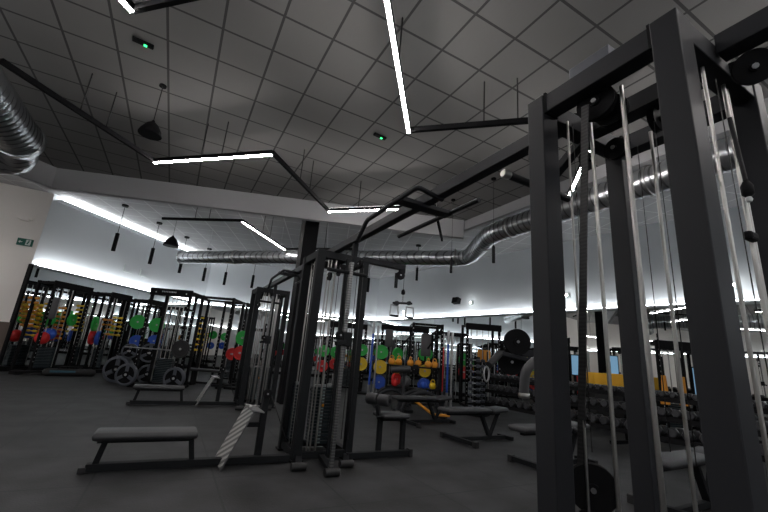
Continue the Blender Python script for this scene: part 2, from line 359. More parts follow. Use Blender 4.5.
# exit sign and wall lamp on the beige wall
t=thing('exit_sign','small green and white emergency exit sign on the beige wall','sign',(-4.55,15.36,3.72))
mb('exitg').box((0,0,.12),(.38,.03,.22)).build('sign_panel',parent=t)
k=mb('exitw').box((.08,-.018,.12),(.12,.006,.17))
k.box((-.09,-.018,.12),(.06,.006,.02)); k.quad((-.16,-.02,.12),(-.11,-.02,.08),(-.11,-.02,.16)); k.build('arrow_and_door',parent=t)
k=mb('exitg').box((.075,-.024,.11),(.03,.006,.09),Matrix.Rotation(.35,3,'Y')).box((.09,-.024,.175),(.03,.006,.03)); k.build('running_figure',parent=t)
t=thing('wall_lamp','small beige wedge shaped wall lamp above the exit sign','lamp',(-4.72,15.35,4.55))
mb('beige').prism([(-.2,0),(.2,0),(.2,-.05),(-.2,-.05)],0,.10).box((0,-.05,-.02),(.2,.10,.05)).build('lamp_body',parent=t)
# outline squares high on the left wall
for s,l in ((3.2,'left one of two thin white outline marks high on the left wall'),(4.0,'right one of two thin white outline marks high on the left wall')):
    p=WL0+(WL1-WL0).normalized()*s; t=thing('wall_hook',l,'wall bracket',(p.x,p.y,3.75),math.atan2(6.35,5.35),'thin white wall brackets')
    mb('exitw').box((.2,-.03,0),(.42,.03,.02)).box((0,-.03,.14),(.02,.03,.28)).build('bracket',parent=t)
# speaker + its lit patch
t=thing('wall_speaker','dark square loudspeaker mounted on the right wall next to a small glowing wall lamp','speaker',(10.36,12.75,3.72),math.radians(97.5))
mb('frame2').box((0,.0,.12),(.34,.22,.26),Matrix.Rotation(.25,3,'X'),bev=.02).build('cabinet',parent=t)
mb('frame2').beam((0,-.08,.12),(0,-.22,.12),.04,.04).build('bracket',parent=t)
def walllamp(y,z_,label,e=3):
    x=WB.x+(WB.y-y)/(WB.y-WR.y)*(WR.x-WB.x)
    t=thing('wall_lamp',label,'lamp',(x-.06,y,z_),math.radians(7.5))
    mb('exitw').box((0,0,0),(.10,.14,.14),bev=.02).build('lamp_body',parent=t)
    mb('led').box((-.055,0,0),(.012,.05,.05)).build('lamp_lens',parent=t)
    l=bpy.data.lights.new('wall_lamp_light','POINT'); l.energy=e; l.color=(.95,1,1); l.shadow_soft_size=.06
    o=bpy.data.objects.new('wall_lamp_light',l); COL.objects.link(o); o.parent=t; o.location=(-.20,0,0)
walllamp(12.05,3.72,'small glowing wall lamp beside the loudspeaker on the right wall')
walllamp(16.4,3.55,'small glowing wall lamp behind the hanging handles')
walllamp(8.0,3.70,'small glowing wall lamp just past the left post of the near tower')
walllamp(3.9,3.60,'small glowing wall lamp seen through the rods at the far right edge')

# ---------------------------------------------------------------- cable towers
def pulley(m,c,axis,r,w=.03):
    a=V(axis).normalized(); m.lathe([(r*.25,-w*.9),(r*.25,-w/2),(r,-w/2),(r*.97,-w*.2),(r*.9,0),(r*.97,w*.2),(r,w/2),(r*.25,w/2),(r*.25,w*.9)],c,a,28)
def wheel_part(parent,c,axis,r,w=.03):
    k=mb('frame2'); pulley(k,c,axis,r,w); k.use('dullchrome'); a=V(axis).normalized(); k.lathe([(.011,-w*1.1),(.011,w*1.1)],c,a,8); return k.build('pulley_wheel',parent=parent)
def cable_tower(label,x,y,near,T=2.58):
    t=thing('cable_tower',label,'gym machine',(x,y,0),0,'cable towers in a row')
    fm='frame' if near else 'framemid'  # farther towers take the darkened copy of the same steel
    X,Y=.375,.345; p=.095; ns=13 if near else 17; zt=.16+(ns-1)*.04
    for sx in(-1,1):
        for sy in(-1,1):
            k=mb(fm).box((sx*(X-p/2),sy*(Y-p/2),T/2),(p*1.15 if sx<0 else p,p,T),bev=.005)
            k.use('frame2').box((sx*(X-p/2),sy*(Y-p/2),.012),(p+.05,p+.05,.024))
            k.build('upright',parent=t)
    for sx in(-1,1):
        k=mb(fm).box((sx*(X-p/2),0,T-.052),(p*.9,2*Y-2*p,.10),bev=.004)
        k.use('frame2')
        for sy in(-1,1): k.box((sx*(X-p/2),sy*(Y-p-.006),T-.05),(p,.012,.115))
        k.build('top_beam',parent=t)
    for sy in(-1,1):
        mb(fm).box((0,sy*(Y-p/2),T-.052),(2*X-2*p,p*.9,.10),bev=.004).build('top_beam',parent=t)
        mb(fm).box((0,sy*(Y-p/2),.07),(2*X-2*p,p*.8,.08),bev=.004).build('base_beam',parent=t)
    mb(fm).box((0,0,T-.06),(.09,2*Y-2*p,.09),bev=.004).build('center_beam',parent=t)
    for sx in(-1,1): mb(fm).box((sx*(X-p/2),0,.07),(p*.8,2*Y-2*p,.08),bev=.004).build('base_beam',parent=t)
    rods=[(-.215,.235,.011),(-.155,.15,.017),(-.25,-.06,.019),(.20,.05,.017),(-.10,-.30,.014),(.085,-.30,.016),(.13,-.295,.013)]
    for rx,ry,rr in rods: mb('chrome').cyl((rx,ry,.1),(rx,ry,T-.1),rr*(.5 if near else .75),14).build('guide_rod',parent=t)
    # weight stacks
    for (cx,cy,w,d) in ((-.24,.19,.13,.20),(.0,-.06,.28,.12),(.2,.12,.13,.22)):
        k=mb('stackp')
        for i in range(ns): k.box((cx,cy,.16+i*.04),(w,d,.034),bev=.004)
        k.use('stick')
        for i in range(ns): k.box((cx,cy-d/2-.001,.16+i*.04),(.035,.004,.016))
        ws=k.build('weight_stack',parent=t)
        mb('dullchrome').cyl((cx,cy,zt),(cx,cy,zt+(.06 if near else .18)),.014,10).box((cx,cy,zt+.035),(w*.8,d*.8,.02)).build('stack_carriage',parent=ws)
        kk=mb('orange' if cx==0 else 'pyellow').lathe([(.008,-.03),(.008,0),(.018,.004),(.02,.02),(.014,.032)],(cx,cy-d/2-.01,.60 if cx==0 else .2),(0,-1,0),12); kk.build('selector_pin',parent=ws)
    # cables
    for a,b in (((-.24,.19,.95),(-.24,.19,T-.15)),((0,-.06,.95),(0,-.06,T-.15)),((.2,.12,.95),(.2,.12,T-.15)),((-.05,-.32,.3),(-.05,-.32,T-.15)),((.1,-.12,.3),(.12,-.12,T-.1))):
        mb('cable').cyl(a,b,.002 if near else .004,6).build('steel_cable',parent=t)
    wheel_part(t,(-.34+.06,.04,T-.14),(1,.15,0),.085,.03)
    wheel_part(t,(-.20,.02,T-.16),(1,.1,0),.075,.03)
    wheel_part(t,(.05,-.05,T-.15),(0,1,0),.06)
    wheel_part(t,(.14,.2,T-.15),(1,0,0),.06)
    return t
T1=cable_tower('large near black cable tower filling the right side of the picture',1.795,.852,True,2.605)
T2=cable_tower('black cable tower in the middle, in front of the coloured plates',1.86,5.03,False)
T3=cable_tower('farthest black cable tower of the row, left of the black pillar',1.86,9.18,False)

# extra details of the near tower
t=T1
kb=mb('belt'); kb.beam((-.335,.06,2.44),(-.20,.27,.86),.034,.006,0,up=(1,0,0)); kb.build('ribbed_belt',parent=t)
wheel_part(t,(-.17,.245,.80),(1,.9,.1),.095,.03)
mb('frame2').box((-.17,.25,.66),(.12,.05,.12),bev=.01).cyl((-.17,.25,.6),(-.17,.25,.1),.02).build('pulley_carriage',parent=t)
mb('dullchrome').lathe([(.02,-.03),(.02,.03)],(-.17,.25,.62),(1,1,0),8).lathe([(.014,-.03),(.014,.03)],(-.11,.2,.66),(1,1,0),8).build('carriage_bolt',parent=t)
mb('iron').box((-.265,.045,2.66),(.10,.20,.10),bev=.006).build('pulley_cover',parent=t)
mb('frame').box((-.26,.04,2.60),(.12,.32,.03),bev=.004).build('cover_plate',parent=t)
wheel_part(t,(.01,-.42,2.47),(-.78,-.42,-.45),.066,.028)
mb('frame').beam((.06,-.30,2.54),(.07,-.36,2.54),.05,.05).build('pulley_bracket',parent=t)
wheel_part(t,(.08,.33,2.42),(0,1,0),.055,.03)
# strap with carabiner hanging at the near side
mb('strap').cyl((.02,-.32,2.3),(.03,-.33,2.02),.008,8).build('strap_end',parent=t)
mb('frame2').lathe([(.008,-.03),(.019,-.02),(.02,.015),(.01,.035)],(.03,-.33,1.98),n=16).build('rubber_stop',parent=t)
mb('dullchrome').lathe([(.008,0),(.012,.01),(.008,.02)],(.03,-.33,1.93),n=12).build('ball_end',parent=t)
mb('frame2').box((.05,-.31,1.80),(.07,.03,.035),bev=.01).build('trolley',parent=t)
# tube arm with chrome end on the far side
k=mb('frame').cyl((-.25,.60,2.335),(.28,.60,2.335),.023,16); k.use('chrome').lathe([(.025,0),(.028,.01),(.028,.04),(.02,.05)],(-.25,.60,2.335),(-1,0,0),16); k.build('tube_handle',parent=t)
mb('frame').beam((.05,.60,2.35),(.03,.32,2.52),.05,.05).build('tube_bracket',parent=t)
mb('frame').box((-.20,.40,2.40),(.10,.12,.06),bev=.004).build('frame_lug',parent=t)

# base, column and bars of the two other towers
def column_set(t):
    T=2.58
    mb('perf').box((-.13,-.92,1.20),(.042,.042,2.26),bev=.004).build('adjustable_column',parent=t)
    mb('framemid').box((.02,-.42,1.30),(.04,.04,2.40),bev=.004).build('inner_column',parent=t)
    for p,q in (((-.3,-.33,.05),(-.40,-.66,.05)),((.3,-.33,.05),(.16,-.66,.05)),((-.02,-.33,.05),(-.12,-.93,.05))):
        mb('framemid').beam(p,q,.07,.05).build('foot_beam',parent=t)
        a=V(q); mb('rubber').cyl((a.x-.08,a.y,.045),(a.x+.08,a.y,.045),.042,16).build('rubber_foot',parent=t)
    mb('framemid').cyl((-.42,-.90,2.20),(.08,-.90,2.20),.022,14).build('top_handle_bar',parent=t)
    mb('framemid').beam((-.10,-.90,2.30),(-.10,-.90,2.58),.06,.06).build('hanger_post',parent=t)
    mb('framemid').box((-.10,-.90,1.42),(.11,.12,.16),bev=.01).build('column_trolley',parent=t)
    mb('framemid').beam((-.10,-.93,1.4),(-.26,-1.0,1.36),.04,.04).build('trolley_arm',parent=t)
    wheel_part(t,(-.18,-.90,1.46),(0,1,0),.05)
    wheel_part(t,(-.38,-.88,2.12),(1,0,0),.05)
    wheel_part(t,(.0,-.88,2.34),(1,0,0),.05)
    for dx in (-.14,-.02,.06): mb('cable').cyl((dx,-.86,1.5 if dx<-.1 else .35),(dx,-.86,2.3),.004,6).build('steel_cable',parent=t)
    for dx,dy in ((.10,-.25),(.16,-.25),(-.20,-.28),(-.16,-.28),(-.05,-.15),(-.30,.0),(-.30,.12)): mb('chrome').cyl((dx,dy,.1),(dx,dy,2.48),.010,10).build('guide_rod',parent=t)
    k=mb('dullchrome')
    for i in range(16): k.cyl((.10,-.26,.95+i*.095),(.16,-.26,.95+i*.095),.006,6)
    k.build('peg_ladder',parent=t)
column_set(T2); column_set(T3)

# overhead beams with pull-up bars
def overhead(label,y0,y1,x=1.75,bars=True,z=2.58):
    t=thing('overhead_beam',label,'gym machine beam',(x,(y0+y1)/2,z),0,'overhead beams linking the cable towers')
    L=(y1-y0)
    mb('frame').box((0,0,.05),(.085,L,.09),bev=.004).build('beam',parent=t)
    if not bars: return t
    o=-.30
    mb('frame').box((0,-.62,.0),(.58,.12,.04),bev=.004).build('cross_plate',parent=t)
    P=fillet([(-.06,-.88,.0),(-.28,-.955,-.01),(-.28,-.055,-.03),(-.28,.14,-.20)],.05,5)
    mb('frame').tube(P,.022,12).build('pull_up_bar',parent=t)
    mb('frame').tube([(.27,-1.05,.0),(.27,.25,.0)],.022,12).build('pull_up_bar',parent=t)
    P=[(-.06,-.88,0),(.03,-.86,0)]
    mb('frame').tube(P,.022,12).build('bar_end',parent=t)
    return t
overhead('black beam with pull-up bars spanning from the near tower to the middle tower',1.20,5.35)
overhead('black beam with pull-up bars between the middle tower and the farthest tower',5.36,9.5)
overhead('black beam leaving the near tower towards the viewer at the top right corner',-3.0,.505,bars=False,z=2.535)

# low row benches
def low_row(label,y):
    t=thing('low_row_bench',label,'bench',(0,y,0),0,'low row benches on the left of the towers')
    k=mb('framemid').box((.49,0,.05),(1.92,.09,.07),bev=.005); k.build('floor_rail',parent=t)
    mb('rubber').prism([(-.52,-.05),(-.46,-.05),(-.46,.05),(-.52,.05)],.01,.06).build('rail_end_cap',parent=t)
    mb('pad').box((-.02,0,.335),(.90,.32,.075),bev=.035).build('seat_pad',parent=t)
    mb('framemid').box((-.02,0,.290),(.80,.22,.025)).build('seat_plate',parent=t)
    for a,b in ((-.40,-.36),(.42,.38)): mb('framemid').beam((a,0,.08),(b,0,.285),.07,.05).build('leg',parent=t)
    k=mb('tread')
    R=Matrix.Rotation(math.atan2(.23,.52),3,'Y')
    k.box((.81,.05,.29),(.012,.50,.60),R).build('foot_plate',parent=t); mb('padgrey').box((.814,.05,.29),(.012,.53,.62),R).build('foot_plate_backing',parent=t)
    k=mb('dullchrome').box((.98,.05,.575),(.14,.50,.012),Matrix.Rotation(.15,3,'Y')); k.build('foot_plate_lip',parent=t)
    mb('framemid').box((1.10,.06,.40),(.07,.07,.66),bev=.005).build('pulley_post',parent=t)
    mb('framemid').beam((.92,.06,.40),(1.08,.06,.40),.05,.05).build('plate_strut',parent=t)
    wheel_part(t,(1.10,.01,.74),(0,1,0),.05,.03)
    mb('cable').cyl((1.15,.01,.72),(1.42,.05,.2),.005,6).build('steel_cable',parent=t)
    # ring straps left on the lip
    k=mb('dullchrome').tube([(.98+.06*math.cos(a),.05+.04*math.sin(a),.60) for a in [i*PI/5 for i in range(10)]],.006,6,closed=True); k.build('handle_ring',parent=t)
    return t
low_row('black low row bench in the left foreground with a striped foot plate',4.72)
low_row('smaller looking black low row bench farther back with a striped foot plate',9.10)

# lat pulldown seat and arm on the middle tower
t=thing('pulldown_bench','black seat with thigh rollers beside the middle cable tower','gym machine',(2.75,4.80,0))
mb('framemid').box((-.14,-.12,.05),(.92,.08,.07),bev=.004).build('floor_rail',parent=t)
mb('rubber').box((.33,-.12,.05),(.05,.10,.10),bev=.01).build('rail_end_cap',parent=t)
for x in(-.12,.24): mb('framemid').box((x,-.06,.27),(.06,.06,.42),bev=.004).build('leg',parent=t)
mb('framemid').box((.06,-.06,.46),(.42,.06,.04)).build('seat_plate',parent=t)
mb('pad').box((.07,-.02,.505),(.42,.34,.06),bev=.028).build('seat_pad',parent=t)
mb('framemid').beam((-.14,-.06,.46),(-.16,-.02,.63),.04,.05).cyl((-.22,-.14,.50),(-.10,-.14,.50),.012).build('roller_post',parent=t)
for s in(-1,1):
    k=mb('pad').lathe([(.04,-.085),(.07,-.08),(.078,-.06),(.078,.06),(.07,.08),(.04,.085)],(-.10+s*.05,.07-s*.076,.69),(.55,-.84,0),20)
    k.use('frame2').lathe([(.03,0),(.03,.01)],(-.10+s*.05+.046,.07-s*.076-.071,.69),(.55,-.84,0),14); k.build('thigh_roller',parent=t)
t=thing('overhead_boom','black arm reaching right from the top of the middle cable tower','gym machine arm',(2.18,4.72,2.49))
mb('framemid').box((.30,0,.07),(.66,.08,.08),bev=.004).build('arm',parent=t)
mb('framemid').box((.62,0,.05),(.10,.05,.14),bev=.01).build('arm_end',parent=t)
wheel_part(t,(.60,0,-.05),(.3,1,0),.065,.03)
mb('framemid').cyl((.55,.03,-.02),(.55,.03,-.24),.025).build('stop_tube',parent=t)
mb('cable').cyl((.665,0,-.05),(.665,0,-.25),.004,6).build('steel_cable',parent=t)
hx_,hy_,hz_=2.845,4.72,2.02
t=thing('close_grip_handle','metal double grip handle hanging from the cable of the pulldown arm','handle',(hx_,hy_,hz_))
mb('frame2').lathe([(.012,.14),(.03,.15),(.03,.19),(.012,.22)],n=12).build('rubber_stop',parent=t)
k=mb('dullchrome')
for i in range(4): k.tube([(.011*math.cos(a)*(i%2),.011*math.cos(a)*((i+1)%2),.03+i*.028+.018*math.sin(a)) for a in [j*PI/4 for j in range(8)]],.004,6,closed=True)
k.build('chain',parent=t)
mb('frame').beam((-.16,0,.0),(.16,0,.03),.035,.03).lathe([(.035,-.02),(.035,.02)],(-.10,0,0),(0,1,0),12).lathe([(.03,-.02),(.03,.02)],(.11,0,.03),(0,1,0),12).build('spreader_bar',parent=t)
for s in(-1,1):
    c=V((s*.13,0,-.11)); k=mb('dullchrome').tube([c+V(p) for p in((-.07,0,-.07),(.07,0,-.07),(.06,0,.08),(-.06,0,.08))],.012,8,closed=True)
    k.use('frame2').cyl(c+V((-.065,0,-.07)),c+V((.065,0,-.07)),.014,12); k.build('grip_loop',parent=t)

# ---------------------------------------------------------------- adjustable benches
def adj_bench(label,x,y,rz):
    t=thing('flat_bench',label,'bench',(x,y,0),rz,'black adjustable benches')
    mb('framemid').box((.55,0,.05),(1.10,.06,.06),bev=.004).build('floor_rail',parent=t)
    mb('framemid').beam((0,-.38,.05),(0,.38,.05),.07,.06).build('front_foot',parent=t)
    for s in(-1,1): mb('rubber').box((0,s*.39,.045),(.09,.07,.09),bev=.01).build('rubber_foot',parent=t)
    mb('framemid').beam((1.12,-.16,.045),(1.12,.16,.045),.06,.06).build('rear_foot',parent=t)
    mb('framemid').beam((.70,0,.08),(.50,0,.46),.07,.05).build('leg',parent=t); mb('framemid').beam((.72,0,.08),(.92,0,.44),.05,.05).build('leg',parent=t)
    mb('framemid').box((.35,0,.44),(1.20,.06,.04)).build('seat_rail',parent=t)
    mb('pad').box((.14,0,.50),(1.0,.30,.075),bev=.034).build('back_pad',parent=t)
    mb('pad').box((.86,0,.505),(.38,.32,.075),Matrix.Rotation(-.10,3,'Y'),bev=.034).build('seat_pad',parent=t)
    return t
adj_bench('black bench farthest back of the four flat benches, beside the arched machines',4.45,6.9,.05)
adj_bench('black bench in the middle, in front of the narrow dumbbell stand',4.45,5.32,.05)
adj_bench('black bench partly hidden behind the left post of the near tower',4.45,3.78,.05)
adj_bench('black bench seen low between the posts of the near tower',4.5,2.2,.05)

# ---------------------------------------------------------------- dumbbell racks
def dumbbell_proto(r,L,label,mm='rubber'):
    t=thing('dumbbell',label,'dumbbell',(0,0,-50))
    mb('dullchrome').cyl((0,-L*.3,0),(0,L*.3,0),.014,10).build('handle',parent=t)
    for s in(-1,1):
        k=mb('hexhead' if mm=='rubber' else mm); h=L*.17; y0=s*(L/2-h); k.lathe([(r*.82,-h),(r,-h*.7),(r,h*.7),(r*.82,h)],(0,s*(L/2-h),0),(0,1,0),6)
        k.build('head',parent=t)
    return t
def long_rack(label,x,y0,y1):
    t=thing('dumbbell_rack',label,'rack',(x,(y0+y1)/2,0)); L=y1-y0; n=max(2,round(L/1.9))
    for i in range(n+1):
        yy=-L/2+i*L/n
        for sx,tx in((-.22,-.28),(.22,.0)):
            mb('frame2').beam((sx,yy,0),(tx+.1 if sx<0 else .28,yy,1.0),.06,.05).build('upright',parent=t)
        mb('frame2').box((0,yy,.03),(.62,.07,.06)).build('foot',parent=t)
    for zz,ox in((.30,-.14),(.62,-.04),(.94,.06)):
        mb('frame2').box((ox,0,zz),(.34,L,.03),Matrix.Rotation(-.22,3,'Y')).box((ox-.17,0,zz-.02),(.02,L,.08)).build('shelf',parent=t)
    return t
RX=8.0
long_rack('long black three tier dumbbell rack in front of the right wall mirror',RX,1.2,8.3)
protos={z_:dumbbell_proto(r,L,'-') for z_,r,L in((.30,.085,.34),(.62,.075,.32),(.94,.055,.27))}
lab={.30:'black hexagonal dumbbell on the bottom shelf of the long rack',.62:'black hexagonal dumbbell on the middle shelf of the long rack',.94:'small black hexagonal dumbbell on the top shelf of the long rack'}
for zz,ox in((.30,-.14),(.62,-.04),(.94,.06)):
    pr=protos[zz]; kids=tree(pr); r={.30:.085,.62:.075,.94:.055}[zz]; step={.30:.235,.62:.21,.94:.17}[zz]
    y=1.35; first=True
    while y<8.15:
        loc=(RX+ox-.01,y+random.uniform(-.01,.01),zz+.02+r*.93); rot=(0,-.22,PI/2+random.uniform(-.06,.06))
        if first: pr.location=loc; pr.rotation_euler=rot; pr['label']=lab[zz]; pr['group']='dumbbells on the %s shelf'%{.30:'bottom',.62:'middle',.94:'top'}[zz]; first=False
        else: dup(pr,loc,rot,lab[zz],kids=kids)
        y+=step
# tall narrow stand of small dumbbells
t=thing('dumbbell_stand','tall narrow stand of small dumbbells left of the long rack','rack',(7.22,7.95,0),.45)
for s in(-1,1): mb('frame2').beam((s*.05,.0,.02),(s*.05,0,1.46),.09,.09).build('upright',parent=t)
mb('frame2').box((0,0,.025),(.55,.5,.05),bev=.01).build('base_plate',parent=t)
for i in range(9): mb('frame2').box((0,0,.16+i*.145),(.44,.10,.015)).build('cradle',parent=t)
pr=dumbbell_proto(.042,.30,'small black dumbbell stacked on the tall narrow stand','iron'); kids=tree(pr); pr['group']='dumbbells on the narrow stand'
ca,sa=math.cos(.45),math.sin(.45); first=True
for i in range(9):
    for s in(-1,1):
        lx=s*.17; loc=(7.22+ca*lx,7.95+sa*lx,.16+i*.145+.052)
        if first: pr.location=loc; pr.rotation_euler=(0,0,.45); first=False
        else: dup(pr,loc,.45,pr['label'],kids=kids)

# ---------------------------------------------------------------- far racks and plates
def plate_mesh(r,w,m,hub='dullchrome',style='disc'):
    k=mb(m)
    if style=='grip':
        k.lathe([(r*.78,-w*.5),(r*.80,-w*.54),(r*.97,-w*.5),(r,-w*.4),(r,w*.4),(r*.97,w*.5),(r*.80,w*.54),(r*.78,w*.5)],(0,0,0),(0,1,0),28,cap=False)
        k.use('column')
    k.lathe([(.03,-w/2),(r*.30,-w/2),(r*.34,-w*.3),(r*.80,-w*.3),(r*.84,-w/2),(r*.97,-w*.48),(r*.98,-w*.3),(r*.98,w*.3),(r*.97,w*.48),(r*.84,w/2),(r*.80,w*.3),(r*.34,w*.3),(r*.30,w/2),(.03,w/2)],(0,0,0),(0,1,0),28)
    k.use(hub).lathe([(.032,-w*.6),(.032,w*.6)],(0,0,0),(0,1,0),12)
    if style=='grip':
        k.use(m)
        for i in range(3):
            a=i*2*PI/3+PI/2; R=Matrix.Rotation(-a,3,'Y'); k.use('iron').box((math.cos(a)*r*.55,0,math.sin(a)*r*.55),(r*.58,w*1.0,r*.30),R,bev=.01)
    return k
def plate(x,y,z_,r,m,rz,label,w=.06,group=None,style='disc'):
    o=plate_mesh(r,w,m,style=style).build('weight_plate',loc=(x,y,z_)); o.rotation_euler=(0,0,rz)
    return tag(o,label,'weight plate',group)
FW=math.atan2(-.465,.885)  # heading of the picture, as rotation about z for things facing it
cfw,sfw=math.cos(FW),math.sin(FW)
def at(px,py,d):
    Rm=camrot(*[math.radians(a) for a in(4.6,15.0,-27.7)]); return V((0,0,1.25))+Rm@V(((px-384)/378,(256-py)/378,-1))*d
def loc_of(t,p):
    c,s=math.cos(t.rotation_euler.z),math.sin(t.rotation_euler.z); return (t.location.x+c*p[0]-s*p[1],t.location.y+s*p[0]+c*p[1],p[2])
# plate tree, left of the tall rack
b_=at(140,366,11.3)
t=thing('plate_tree','black weight tree loaded with grip plates, on the floor at left','rack',(b_.x,b_.y,0),FW)
mb('frame2').beam((0,0,.03),(0,0,1.25),.08,.06).build('post',parent=t)
mb('frame2').box((0,0,.03),(.95,.08,.06)).box((0,-.1,.03),(.08,.6,.06)).build('base_frame',parent=t)
for s in(-1,1): mb('frame2').beam((s*.42,0,.05),(s*.08,0,1.15),.06,.05).build('side_bar',parent=t)
def tl(p):
    c,s_=math.cos(-FW),math.sin(-FW); w=p-V((b_.x,b_.y,0)); return V((c*w.x-s_*w.y,s_*w.x+c*w.y,w.z))
for px,py,r_,l,rr,w_ in ((117,375,.36,'big grey rimmed grip plate at the left foot of the weight tree',.10,.26),(130,351,.21,'grip plate on the upper left peg of the weight tree',.35,.10),(150,353,.27,'grip plate on the upper right peg of the weight tree',.3,.12),(148,374,.27,'grip plate on the lower right peg of the weight tree',.3,.16)):
    p=at(px,py,10.9 if r_<.3 else 10.6); q=tl(p)
    if r_<.3: mb('dullchrome').cyl((q.x,0,q.z),(q.x,q.y-.1,q.z),.024).build('peg',parent=t)
    else: mb('dullchrome').cyl((q.x+.1,q.y+.06,q.z),(-.1,0,q.z),.024).build('peg',parent=t)
    plate(p.x,p.y,max(p.z,r_),r_,'iron',FW+rr,l,w_,'grip plates on the weight tree','grip')

def rig(name,label,cat,x,y,rz,w,d,h,header=True,rods=5,stack=True,group=None,m='frame2',pu=True):
    t=thing(name,label,cat,(x,y,0),rz,group)
    for sx in(-1,1):
        for sy in(-1,1):
            k=mb(m).box((sx*w/2,sy*d/2,h/2),(.07,.07,h),bev=.004); k.build('upright',parent=t)
        mb(m).box((sx*w/2,0,h-.05),(.06,d,.07)).build('side_beam',parent=t)
        mb(m).box((sx*w/2,0,.05),(.07,d+.25,.07)).build('foot_beam',parent=t)
    if header: mb(m).box((0,-d/2-.03,h-.09),(w+.12,.03,.20),bev=.004).build('header_panel',parent=t)
    mb(m).box((0,-d/2,h-.04),(w,.06,.06)).build('cross_beam',parent=t); mb(m).box((0,d/2,h-.04),(w,.06,.06)).build('cross_beam',parent=t)
    mb(m).box((0,d/2,.05),(w,.06,.06)).build('cross_beam',parent=t)
    for i in range(rods):
        xx=-w*.28+i*w*.56/max(1,rods-1); mb('chrome').cyl((xx,d*.1,.15),(xx,d*.1,h-.1),.013,8).build('guide_rod',parent=t)
    if stack:
        k=mb('stackp')
        for i in range(14): k.box((0,d*.1,.15+i*.045),(w*.42,.14,.038),bev=.003)
        k.build('weight_stack',parent=t)
    for sx in(-1,1):
        k=mb('column').box((sx*w/2,-d/2-.036,1.25),(.034,.003,2.0)).use('dullchrome')
        for i in range(16): k.box((sx*w/2,-d/2-.037,.35+i*.12),(.022,.006,.03))
        k.build('hole_strip',parent=t)
    if pu: mb(m).cyl((-w/2,0,h-.02),(w/2,0,h-.02),.018,10).build('pull_up_bar',parent=t)
    return t
# tall rack with header marks
t=rig('smith_machine','tall black machine with a wide header panel behind the weight tree','gym machine',-.05,12.35,FW,1.05,.75,2.62,rods=6)
k=mb('exitw')
for i in range(9): k.box((-.24+i*.045,-.42,2.54),(.026,.006,.035))
for s in(-.42,.42): k.box((s,-.42,2.52),(.03,.006,.03))
k.build('header_lettering',parent=t)
k=mb('dullchrome').cyl((-.85,-.50,1.0),(.85,-.50,1.0),.015,10); k.build('smith_bar',parent=t)
for px,l in ((-.62,'left'),(.62,'right')):
    x,y,z_=loc_of(t,(px,-.52,.40)); plate(x,y,.31,.28,'iron',FW,'large black plate standing at the %s foot of the tall header machine'%l,.08,'black plates at the header machine','grip')
x,y,z_=loc_of(t,(.62,-.5,1.0)); plate(x,y,1.05,.24,'rubber',FW,'black rubber plate on the right end of the header machine bar',.06)
# second rack group
rig('power_rack','black power rack right of the header machine','gym machine',1.15,13.1,FW,1.15,.9,2.66,header=False,rods=2,stack=False)
rig('power_rack','narrow black power rack with plates left of the farthest cable tower','gym machine',2.05,15.2,FW,.8,.9,2.8,header=False,rods=3,stack=True)
def plate_at(px,py,d,r,m,label,rz=None,w=.06,group=None): 
    p=at(px,py,d); return plate(p.x,p.y,p.z,r,m,FW if rz is None else rz,label,w,group)
def holder(name,label,pts,d):
    """vertical storage post carrying plates at the given pixel rows"""
    pass
# plate posts: (post pixel column centre at mid height, depth, [(row,radius,material,colour name)])
def plate_post(px,d,items,where,tilt=0):
    rows=[i[0] for i in items]; p=at(px,items[-1][0],d)
    b=V((p.x+.18*sfw*-1,p.y+.18*cfw,0)); 
    t=thing('plate_storage_post','black storage post holding coloured plates, '+where,'rack',(b.x,b.y,0),FW)
    zs=[zat(p.x,p.y,r) for r in rows]; top=max(zs)+.30
    mb('frame2').box((0,.04,top/2),(.07,.07,top),bev=.004).build('post',parent=t)
    mb('frame2').box((0,0,.03),(.6,.5,.06),bev=.004).build('base_frame',parent=t)
    for (row,r,m,cn),z_ in zip(items,zs):
        mb('dullchrome').cyl((0,.04,z_),(0,-.30,z_),.022).build('peg',parent=t)
        plate(p.x,p.y,max(z_,r+.07),r,m,FW+tilt,'%s bumper plate on the post %s'%(cn,where),.09)
G,Yw,B,Rd=('pgreen','bright green'),('pyellow','yellow'),('pblue','blue'),('pred','red')
plate_post(240.5,11.4,[(338,.22,*G),(353,.21,*Rd)],'between the far power racks and the farthest tower')
plate_post(232,12.4,[(354,.20,*Rd)],'just behind the green plate at left',.5)
plate_post(361,13,[(350,.2,*G),(364,.225,*Yw)],'right next to the middle tower')
plate_post(379,12.6,[(352,.24,*G),(367,.235,*Yw),(382,.225,*B)],'with three plates right of the middle tower')
plate_post(396,12.6,[(354,.22,*G),(367,.22,*Yw),(379,.2,*Rd)],'left of the open rack',.75)
plate_post(424,12.2,[(354,.235,*G),(371,.2,*Yw),(385,.22,*B)],'inside the open rack')
plate_post(463,13.5,[(360,.24,*G),(372,.24,*Rd)],'left of the narrow dumbbell stand',.8)
plate_post(322,13,[(351,.2,*G),(366,.2,*Rd)],'seen through the middle cable tower',.3)
plate_post(334,13.6,[(352,.2,*G),(364,.19,*Rd)],'behind the rods of the middle tower',.3)

